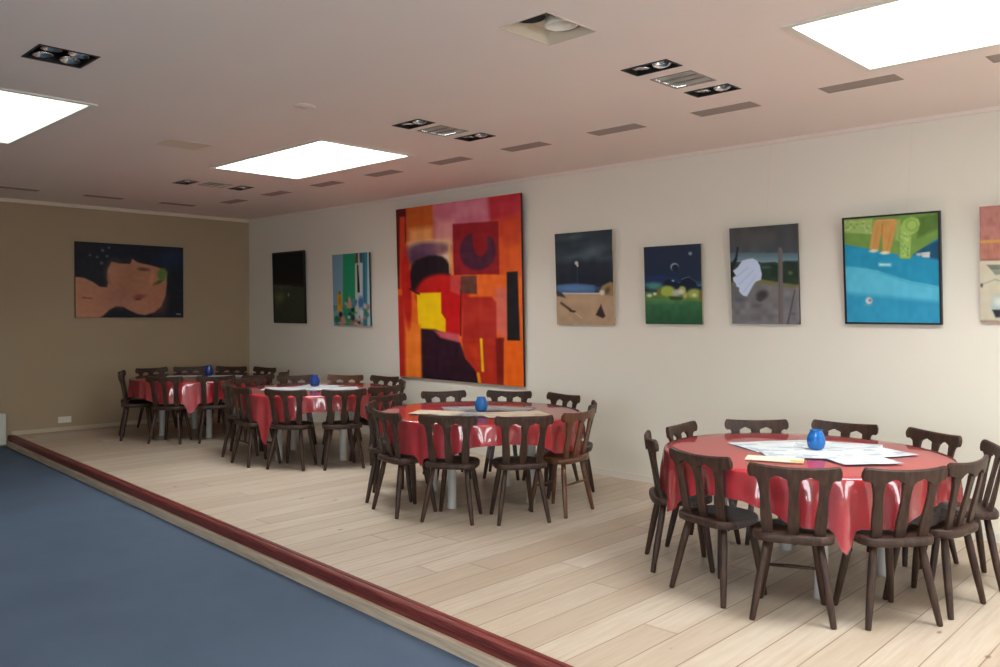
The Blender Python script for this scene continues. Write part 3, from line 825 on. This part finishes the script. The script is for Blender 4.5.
# big abstract
Q = [(50,90),(425,38),(438,622),(60,598)]
p = Painter(Q, 190, 250, (238,108,34), 4)
p.rect(40,60,90,330,(214,66,32),4); p.poly([(48,90),(80,86),(80,110),(62,112),(60,330),(52,330)],(92,22,24),2); p.line(79,95,79,190,3,(40,18,20),1.5)
p.poly([(82,84),(162,72),(164,176),(84,186)],(196,92,34),5); p.poly([(90,150),(164,140),(164,190),(90,200)],(236,160,96),10)
p.poly([(162,70),(335,48),(337,135),(225,140),(222,195),(166,190)],(204,112,134),4); p.poly([(175,120),(225,120),(222,192),(170,190)],(222,150,150),10); p.poly([(240,75),(320,62),(320,100),(240,112)],(214,132,150),12)
p.poly([(330,48),(430,36),(432,150),(365,170),(360,120),(335,125)],(190,44,62),6); p.poly([(362,120),(430,100),(432,275),(362,285)],(214,74,40),14); p.poly([(370,200),(430,190),(432,275),(370,285)],(232,96,36),10)
p.poly([(85,190),(215,175),(222,290),(90,240)],(236,196,150),8); p.poly([(170,195),(215,190),(216,250),(190,240)],(232,206,176),6)
p.ell(138,212,56,24,(116,80,108),-6,0.3); p.ell(190,205,24,14,(150,104,112),-4,0.6); p.ell(118,240,34,24,(92,62,88),0,0.4)
p.poly([(92,330),(90,285),(98,258),(112,242),(130,236),(150,228),(170,226),(190,230),(204,240),(213,256),(216,280),(212,300),(150,320),(112,340)],(32,20,30),4)
p.ell(190,345,80,62,(196,28,26),0,0.1); p.poly([(112,335),(250,325),(250,345),(112,345)],(196,24,24),2)
p.poly([(186,300),(252,330),(250,470),(200,462),(186,405)],(198,18,22),2); p.poly([(214,290),(246,290),(246,348),(216,335)],(206,72,70),4)
p.line(212,190,214,280,4,(240,180,120),2)
p.poly([(222,132),(360,122),(363,282),(226,286)],(150,26,38),2)
p.ell(298,212,54,58,(78,34,56),12,0.06); p.ell(306,192,22,36,(150,26,38),0,0.12); p.poly([(278,150),(345,145),(322,182),(285,190)],(150,26,38),4)
p.rect(296,284,386,352,(238,108,38),2); p.poly([(247,288),(295,287),(296,342),(247,342)],(98,56,48),2); p.line(247,330,247,470,3,(60,20,22),1.5)
p.poly([(350,325),(386,318),(388,480),(352,452)],(222,108,92),5)
p.poly([(252,353),(340,350),(354,368),(356,478),(252,482)],(172,40,32),3); p.poly([(262,370),(340,365),(342,420),(262,430)],(186,50,36),14)
p.poly([(113,342),(187,339),(188,402),(201,420),(201,460),(118,454)],(252,208,10),2)
p.poly([(385,275),(418,272),(426,481),(388,481)],(28,26,32),2)
p.poly([(250,480),(376,474),(378,618),(298,618),(255,520)],(184,46,28),3); p.poly([(352,476),(378,474),(378,618),(358,618)],(128,26,24),3); p.poly([(270,500),(300,495),(300,560)],(206,64,30),8)
p.poly([(124,450),(170,452),(245,490),(262,540),(302,590),(300,622),(126,612)],(44,18,34),3); p.poly([(165,455),(242,465),(242,490),(185,477)],(206,92,104),4)
p.line(309,480,314,575,8,(244,192,20),2); p.line(300,585,306,618,10,(240,150,30),2)
p.poly([(378,486),(434,483),(440,626),(378,618)],(242,104,22),2)
p.poly([(80,425),(124,440),(128,608),(72,604)],(246,130,44),5); p.poly([(55,350),(74,350),(78,600),(58,600)],(192,40,30),5)
p.ell(82,330,14,115,(190,30,26),-3,0.2); p.line(92,330,120,345,5,(60,24,28),2)
p.mottle(7, 30, 12); p.mottle(5, 12, 40)
painting(p,-8.305,-6.174,0.81,2.89,0.03,(60,38,32),0.065,'huge red, orange and yellow abstract painting on the long wall')

# reclining face (end wall)
p = Painter([(85,120),(683,152),(683,542),(85,543)], 150, 110, (20,24,36), 5)
p.ell(610,215,70,50,(34,50,86),0,0.8,0.8); p.ell(300,190,160,70,(24,32,50),0,0.9,0.6)
SK = [(80,316),(130,321),(180,343),(222,372),(258,374),(266,350),(259,320),(263,272),(285,232),(330,242),(388,244),(400,215),(432,237),(500,250),(555,266),(590,288),(592,350),(584,420),(560,480),(520,514),(470,529),(430,524),(385,503),(350,484),(310,480),(270,500),(240,530),(215,545),(80,545)]
p.poly(SK,(182,128,100),4)
p.ell(330,420,70,50,(160,108,90),0,0.8,0.7); p.ell(300,300,40,60,(192,136,106),0,0.8,0.6); p.ell(380,330,60,70,(162,112,86),0,0.9,0.6); p.ell(540,450,40,60,(188,118,92),0,0.9,0.6); p.ell(160,480,70,50,(190,132,104),0,0.9,0.6)
p.ell(462,274,34,10,(112,76,58),5,0.4); p.ell(545,345,30,9,(96,92,48),-25,0.5); p.ell(440,425,34,12,(150,76,72),-5,0.5); p.ell(430,440,20,6,(120,62,60),0,0.5); p.ell(505,330,12,30,(206,144,104),10,0.7)
p.ell(566,300,27,34,(100,128,62),10,0.25); p.line(125,432,175,436,7,(120,74,52),3); p.line(262,300,280,360,5,(146,100,78),3)
for x, y, r in ((230,240,9),(236,170,8),(206,206,7),(260,202,7),(166,196,7),(270,155,6)): p.ell(x,y,r,r,(120,130,140),0,0.6,0.7)
p.line(645,522,665,524,6,(150,150,140),3); p.mottle(5,30,24)
o = canvas('painting', p, 1.505, 1.034, 0.03, (30,26,28)); tag(o, 'dark painting of a reclining pale face on the end wall', 'painting')
hang(o, XW+0.006, 1.525, 4.80, 1.034, 0.01, R(90))

# dark night meadow
p = Painter([(122,92),(343,70),(355,583),(133,585)], 70, 120, (16,14,17), 6)
p.grad(300,700,(62,70,56),(50,58,42)); p.poly([(100,285),(360,285),(360,330),(250,318),(100,312)],(18,16,18),8)
p.ell(170,405,34,36,(112,120,74),0,0.7,0.8); p.ell(150,465,14,30,(96,72,54),0,0.7,0.6); p.ell(236,385,6,12,(190,196,184),0,0.6); p.ell(190,330,70,16,(86,90,78),0,0.8,0.7); p.ell(270,370,60,40,(58,72,48),0,0.9,0.5)
p.mottle(5,16,30,300)
painting(p,-11.343,-10.474,1.448,2.498,0.022,(16,14,16),0.028,'narrow dark painting with black sky over a dim green field',0.022)

# still life with stripes
p = Painter([(540,100),(800,90),(810,600),(555,600)], 90, 130, (150,190,200), 7)
p.rect(530,80,622,640,(126,166,186),3); p.rect(620,80,706,640,(36,148,104),2); p.rect(706,80,738,640,(196,206,200),2); p.poly([(706,90),(726,90),(726,165),(706,165)],(104,70,54),3)
p.poly([(718,175),(727,175),(740,370),(722,370)],(24,26,30),2); p.rect(738,80,758,640,(206,216,216),2); p.poly([(735,90),(760,90),(758,165),(738,160)],(52,96,104),3); p.rect(758,80,790,640,(60,138,162),3); p.rect(790,80,830,640,(176,214,218),2)
p.line(765,100,775,600,6,(38,100,128),3)
for k in range(46):
    x = p.rng.uniform(550,800); y = p.rng.uniform(430,600)
    c = [(36,148,104),(60,110,170),(196,140,120),(30,40,60),(206,210,206),(46,128,110),(90,150,170),(170,110,96)][int(p.rng.integers(8))]
    p.ell(x,y,p.rng.uniform(8,20),p.rng.uniform(10,26),c,p.rng.uniform(-30,30),0.4,0.85)
p.rect(578,378,612,500,(212,166,48),5); p.rect(588,360,602,384,(140,110,50),3); p.ell(596,430,10,30,(190,130,40),0,0.5)
p.poly([(650,480),(655,420),(664,390),(676,420),(684,480)],(206,146,128),4); p.ell(604,525,12,20,(24,30,34),0,0.3); p.ell(688,492,12,14,(22,30,40),0,0.3); p.ell(690,545,14,20,(22,60,50),0,0.3); p.ell(745,440,18,40,(70,110,176),0,0.4); p.ell(750,520,14,40,(214,222,226),0,0.4); p.ell(575,555,16,22,(20,110,72),0,0.3); p.ell(622,565,16,30,(206,140,124),0,0.4)
painting(p,-9.762,-8.924,1.432,2.395,0.025,(60,60,58),0.028,'blue and green striped still-life painting left of the abstract')

# stormy beach
p = Painter([(133,105),(457,78),(465,608),(152,612)], 96, 140, (44,56,70), 8)
p.grad(60,400,(50,64,74),(30,36,52))
for x, y, rx, ry, c in ((240,235,90,24,(92,112,124)),(350,205,46,34,(104,124,134)),(230,125,70,14,(78,98,100)),(400,185,60,22,(80,98,108)),(180,200,50,20,(58,74,86)),(320,160,60,16,(62,76,88)),(420,240,40,14,(70,86,100))): p.ell(x,y,rx,ry,c,-8,0.9,0.7)
p.mottle(8,9,10,0,380); p.ell(262,275,26,24,(26,32,46),0,0.7,0.7); p.ell(258,270,10,11,(212,214,210),0,0.4); p.ell(264,284,5,8,(224,224,220),0,0.5); p.line(263,292,264,385,2,(86,98,112),2,0.7)
p.poly([(150,395),(250,385),(360,392),(360,450),(150,450)],(66,92,130),5); p.ell(255,410,100,20,(86,124,176),0,0.5); p.poly([(140,445),(400,432),(470,450),(470,640),(140,640)],(178,152,124),3); p.line(180,440,390,438,6,(214,216,216),3)
p.poly([(385,430),(400,395),(445,372),(470,380),(470,450),(430,448)],(150,126,88),5); p.ell(400,432,14,14,(216,212,200),0,0.4); p.ell(430,420,12,20,(96,80,58),20,0.5)
p.poly([(145,425),(180,440),(200,465),(150,455)],(60,58,60),4); p.line(175,495,225,530,13,(84,62,50),4); p.line(225,535,250,540,11,(60,46,42),3); p.line(250,545,290,575,4,(210,190,160),3); p.poly([(382,520),(395,495),(402,520),(418,560),(405,572),(365,555)],(58,40,42),4)
p.mottle(7,12,16,450); p.ell(300,480,90,20,(200,168,130),0,0.9,0.5)
painting(p,-5.712,-4.977,1.49,2.423,0.022,(176,160,136),0.045,'tall painting of a moonlit beach under dark clouds, right of the abstract')

# night lake
p = Painter([(55,85),(460,57),(473,625),(75,627)], 90, 120, (30,40,62), 9)
p.grad(40,320,(40,50,70),(34,48,76)); p.grad(320,360,(34,58,98),(60,120,124))
p.poly([(40,300),(180,285),(300,300),(300,345),(60,345)],(36,54,98),8)
p.ell(385,128,12,12,(150,164,176),0,0.5); p.ell(276,225,29,29,(170,178,186),0,0.12); p.ell(280,232,25,26,(30,40,60),0,0.15)
p.poly([(180,350),(230,310),(280,330),(310,340),(340,300),(375,292),(420,320),(440,370),(300,400),(180,370)],(24,34,56),5)
p.line(325,310,375,293,4,(140,160,178),2,0.8); p.line(375,293,430,330,3,(120,140,160),2,0.7); p.ell(265,322,9,6,(170,186,196),0,0.5); p.ell(130,360,60,26,(70,140,134),0,0.5); p.poly([(60,400),(480,400),(480,470),(60,470)],(90,130,66),8)
p.ell(228,395,54,38,(160,180,78),0,0.25); p.ell(165,398,14,30,(120,110,60),0,0.4); p.ell(330,385,26,26,(168,186,88),0,0.3); p.ell(415,410,50,34,(156,174,80),0,0.3); p.ell(460,420,14,34,(126,96,56),0,0.4)
p.ell(100,428,18,12,(206,214,206),0,0.5); p.ell(138,416,12,10,(216,220,206),0,0.5); p.ell(415,420,16,12,(206,210,190),0,0.5); p.ell(292,405,34,22,(186,184,180),-20,0.4); p.ell(325,400,22,16,(206,206,200),0,0.5); p.ell(350,425,14,20,(190,170,110),0,0.5)
p.poly([(235,432),(335,436),(325,462),(250,460)],(62,74,40),4); p.grad(470,640,(56,110,72),(40,84,58)); p.ell(200,470,150,14,(88,140,96),0,0.8,0.6); p.mottle(7,14,14,440)
painting(p,-4.608,-3.996,1.508,2.23,0.022,(150,142,122),0.042,'smaller painting of a night lake with crescent moon and green shore')

# white sheet on a coastal path
p = Painter([(48,75),(440,45),(462,632),(70,633)], 96, 130, (66,70,74), 10)
p.grad(30,250,(66,68,68),(74,84,92)); p.mottle(9,8,8,0,230); p.grad(215,270,(82,104,118),(118,150,162)); p.ell(190,130,130,40,(86,82,80),0,0.9,0.6)
p.poly([(40,280),(230,290),(290,275),(330,285),(370,262),(480,262),(480,400),(40,400)],(38,58,46),6); p.mottle(8,14,20,265,400); p.ell(405,332,12,10,(140,130,80),0,0.7,0.7); p.ell(260,300,30,8,(70,96,86),0,0.6); p.poly([(40,385),(240,370),(330,385),(480,405),(480,425),(250,400),(40,405)],(120,116,70),6)
p.poly([(30,395),(250,395),(480,420),(480,660),(30,660)],(118,118,122),6); p.mottle(14,12,16,400); p.ell(110,490,40,16,(80,84,96),0,0.7,0.7); p.ell(215,525,24,10,(92,90,96),0,0.7,0.7); p.ell(300,585,40,12,(100,100,106),0,0.7,0.6)
p.poly([(50,300),(85,240),(95,180),(105,185),(95,260),(72,320)],(30,32,34),4); p.ell(60,330,18,50,(34,36,40),0,0.5)
p.poly([(72,322),(100,300),(125,262),(160,252),(186,248),(212,262),(228,290),(240,340),(236,372),(205,385),(190,405),(172,440),(155,470),(135,468),(120,455),(108,440),(110,420),(95,415),(88,395),(74,380),(72,362),(90,350),(82,338)],(204,222,250),3)
p.line(95,355,160,300,5,(168,184,214),4,0.7); p.line(110,400,190,320,5,(170,186,216),4,0.7); p.line(135,445,205,350,5,(174,190,218),4,0.7)
p.ell(243,462,34,26,(66,60,60),-20,0.4); p.ell(230,485,18,14,(72,66,66),0,0.5)
p.poly([(332,195),(340,182),(352,186),(358,200),(368,632),(338,632)],(112,104,104),3); p.line(338,200,346,620,3,(84,78,80),2); p.poly([(428,430),(436,430),(398,636),(386,636)],(84,80,84),2); p.ell(420,570,20,8,(96,96,110),0,0.6)
painting(p,-3.704,-3.094,1.52,2.343,0.022,(70,66,64),0.068,'grey painting of a white sheet by a post on a coastal path',None,(0.03,))

# green sofa over blue floor
p = Painter([(55,90),(557,42),(577,632),(78,640)], 120, 136, (46,150,192), 11)
p.grad(180,700,(34,140,178),(48,152,194)); p.poly([(40,340),(180,345),(240,360),(380,405),(480,425),(600,440),(600,520),(40,480)],(86,184,214),16); p.poly([(40,335),(180,345),(240,360),(300,385),(380,402),(420,412),(600,440),(600,180),(40,180)],(32,142,182),4); p.line(80,345,240,362,5,(112,196,214),3,0.6); p.line(240,362,410,412,5,(112,196,214),3,0.6); p.line(410,412,560,438,5,(112,196,214),3,0.6)
p.poly([(560,190),(600,180),(600,300),(430,270),(450,240)],(22,78,110),8)
p.poly([(40,80),(600,30),(600,150),(430,265),(412,292),(358,292),(345,270),(40,218)],(110,148,70),3); p.poly([(440,70),(560,45),(558,130),(450,180)],(84,116,50),10)
p.poly([(55,95),(210,82),(205,165),(60,160)],(150,178,104),4); p.poly([(330,85),(360,80),(352,200),(330,195)],(140,172,96),5)
p.poly([(358,120),(375,88),(415,68),(452,78),(462,105),(452,140),(416,165),(412,292),(358,290)],(152,186,98),4); p.ell(418,112,34,34,(122,168,70),0,0.15); p.ell(418,112,24,24,(158,190,106),0,0.3)
for k in range(60):
    x, y = (p.rng.uniform(60,205), p.rng.uniform(95,160)) if k < 30 else (p.rng.uniform(362,410), p.rng.uniform(150,285))
    p.ell(x,y,6,5,(176,198,134) if k % 2 else (116,156,74),p.rng.uniform(0,90),0.5,0.8)
p.poly([(216,92),(335,80),(342,100),(330,150),(302,268),(264,262),(262,175),(254,175),(240,252),(194,245),(205,160)],(192,146,82),3); p.line(262,110,258,180,4,(150,108,58),2); p.line(235,120,215,240,4,(168,124,66),3,0.7); p.line(310,130,285,260,4,(168,124,66),3,0.7); p.line(230,92,320,84,8,(212,150,110),3)
p.ell(216,254,24,9,(222,214,196),-5,0.4); p.ell(276,263,26,9,(224,216,198),-5,0.4); p.poly([(470,258),(518,252),(516,284),(476,282)],(196,208,206),3); p.ell(460,268,18,9,(170,184,186),0,0.5); p.rect(242,318,312,336,(120,190,204),4); p.rect(250,322,305,332,(160,214,220),3)
p.ell(194,522,18,19,(206,210,214),0,0.25); p.ell(200,520,8,8,(160,120,120),0,0.5); p.ell(190,546,22,5,(96,160,180),0,0.6); p.mottle(5,20,16)
painting(p,-2.719,-2.014,1.531,2.358,0.024,(24,26,30),0.088,'bright blue painting with a green sofa and tan trousers, black frame',0.014,(0.12,))

# brick and shelf, cut by the frame
p = Painter([(82,72),(700,20),(705,600),(93,607)], 110, 130, (200,194,172), 12)
p.poly([(60,40),(720,0),(720,300),(60,320)],(166,112,104),3); p.mottle(12,40,26,0,318)
p.poly([(60,230),(720,190),(720,205),(60,242)],(196,150,70),3)
for k in range(40): p.line(100+k*16,240-k,104+k*16,310-k*0.5,5,(182,120,80),2,0.7)
p.line(60,320,720,300,6,(120,84,76),3); p.poly([(118,340),(300,335),(300,362),(142,364)],(112,118,108),3); p.poly([(142,364),(300,362),(300,384),(160,386)],(136,140,128),3); p.line(96,432,160,408,5,(150,154,152),2); p.line(160,408,240,425,5,(150,154,152),2); p.ell(96,436,7,9,(70,70,66),0,0.4)
p.ell(185,530,44,54,(172,190,188),0,0.25); p.ell(180,510,24,20,(206,214,208),0,0.5); p.poly([(148,548),(240,548),(230,580),(165,584)],(46,48,54),4); p.rect(60,596,720,640,(170,150,128),3); p.mottle(4,20,20,320)
painting(p,-1.763,-1.02,1.553,2.362,0.024,(150,110,96),0.078,'painting of brick wall and pale shelf cut by the right edge of the photo')

# ------------------------------------------------------------------ end-wall bits
t = thing('wall_socket', 'white double power socket low on the end wall', 'socket', (XW,3.909,0.148), R(90))
b = new(); box(b,-0.083,0.083,-0.010,0.0,-0.042,0.042); bevel_all(b,0.004,2); obj('plate', b, M_white, t)
for sx in (-0.04,0.04):
    b = new(); lathe(b, [(0.026,0.0),(0.026,0.003),(0.022,0.003),(0.020,-0.004),(0.001,-0.004)], 20); o = obj('outlet', b, M_cream, t, True); o.location = (sx,-0.0102,0); o.rotation_euler = (R(90),0,0)
t = thing('radiator', 'pale white panel radiator on the carpet at the far left edge', 'radiator', (XW+0.07,2.66,ZC), R(90))
b = new(); box(b,-0.5,0.52,-0.035,0.035,0.03,0.44); bevel_all(b,0.012,2); obj('panel', b, mat('radiator_enamel', rgb(206,208,198), 0.45), t)
b = new()
for sx in (-0.4,0.4): box(b,sx-0.02,sx+0.02,-0.02,0.02,0.0,0.065)
obj('foot', b, M_white, t)
b = new()
for k in range(20): box(b,-0.47+k*0.0485,-0.445+k*0.0485,-0.025,0.025,0.4405,0.446)
obj('top_grille', b, M_grille, t)

# ------------------------------------------------------------------ light
w = bpy.data.worlds.new('overcast'); scene.world = w; w.use_nodes = True
bg = w.node_tree.nodes['Background']; bg.inputs[0].default_value = (0.90,0.96,1.0,1); bg.inputs[1].default_value = 7.5
def portal(name, loc, rot, sx, sy):
    l = bpy.data.lights.new(name, 'AREA'); l.shape = 'RECTANGLE'; l.size = sx; l.size_y = sy; l.energy = 1.0
    l.cycles.is_portal = True
    o = bpy.data.objects.new(name, l); COL.objects.link(o); o.location = loc; o.rotation_euler = rot
for h in front_holes: portal('window_portal', ((h[0]+h[1])/2, YS-T-0.01, (h[2]+h[3])/2), (R(90),0,0), h[1]-h[0], h[3]-h[2])
for h in side_holes: portal('window_portal', (XE+T+0.01, (h[0]+h[1])/2, (h[2]+h[3])/2), (R(90),0,R(90)), h[1]-h[0], h[3]-h[2])

# ------------------------------------------------------------------ camera
F_PX, PIT, ROL, YAW = 840.0, -0.02378, 0.003406, -0.780325
Fv = Vector((math.sin(YAW)*math.cos(PIT), math.cos(YAW)*math.cos(PIT), math.sin(PIT)))
rv = Vector((math.cos(YAW), -math.sin(YAW), 0)); uv = rv.cross(Fv)
rr_ = rv*math.cos(ROL)+uv*math.sin(ROL); uu_ = -rv*math.sin(ROL)+uv*math.cos(ROL)
cam = bpy.data.cameras.new('camera'); cam.sensor_width = 36; cam.lens = F_PX/1000*36; cam.clip_start = 0.05
co = bpy.data.objects.new('camera', cam); COL.objects.link(co)
m = Matrix((rr_, uu_, -Fv)).transposed().to_4x4(); m.translation = Vector((0,0,1.6)); co.matrix_world = m
scene.camera = co

vs = scene.view_settings; vs.view_transform = 'Standard'; vs.look = 'None'; vs.gamma = 1.0; vs.exposure = 0.08; vs.use_curve_mapping = False
scene.cycles.use_denoising = True
scene.cycles.max_bounces = 10; scene.cycles.diffuse_bounces = 6; scene.cycles.transparent_max_bounces = 16
scene.cycles.caustics_reflective = False; scene.cycles.caustics_refractive = False
scene.cycles.sample_clamp_indirect = 6.0
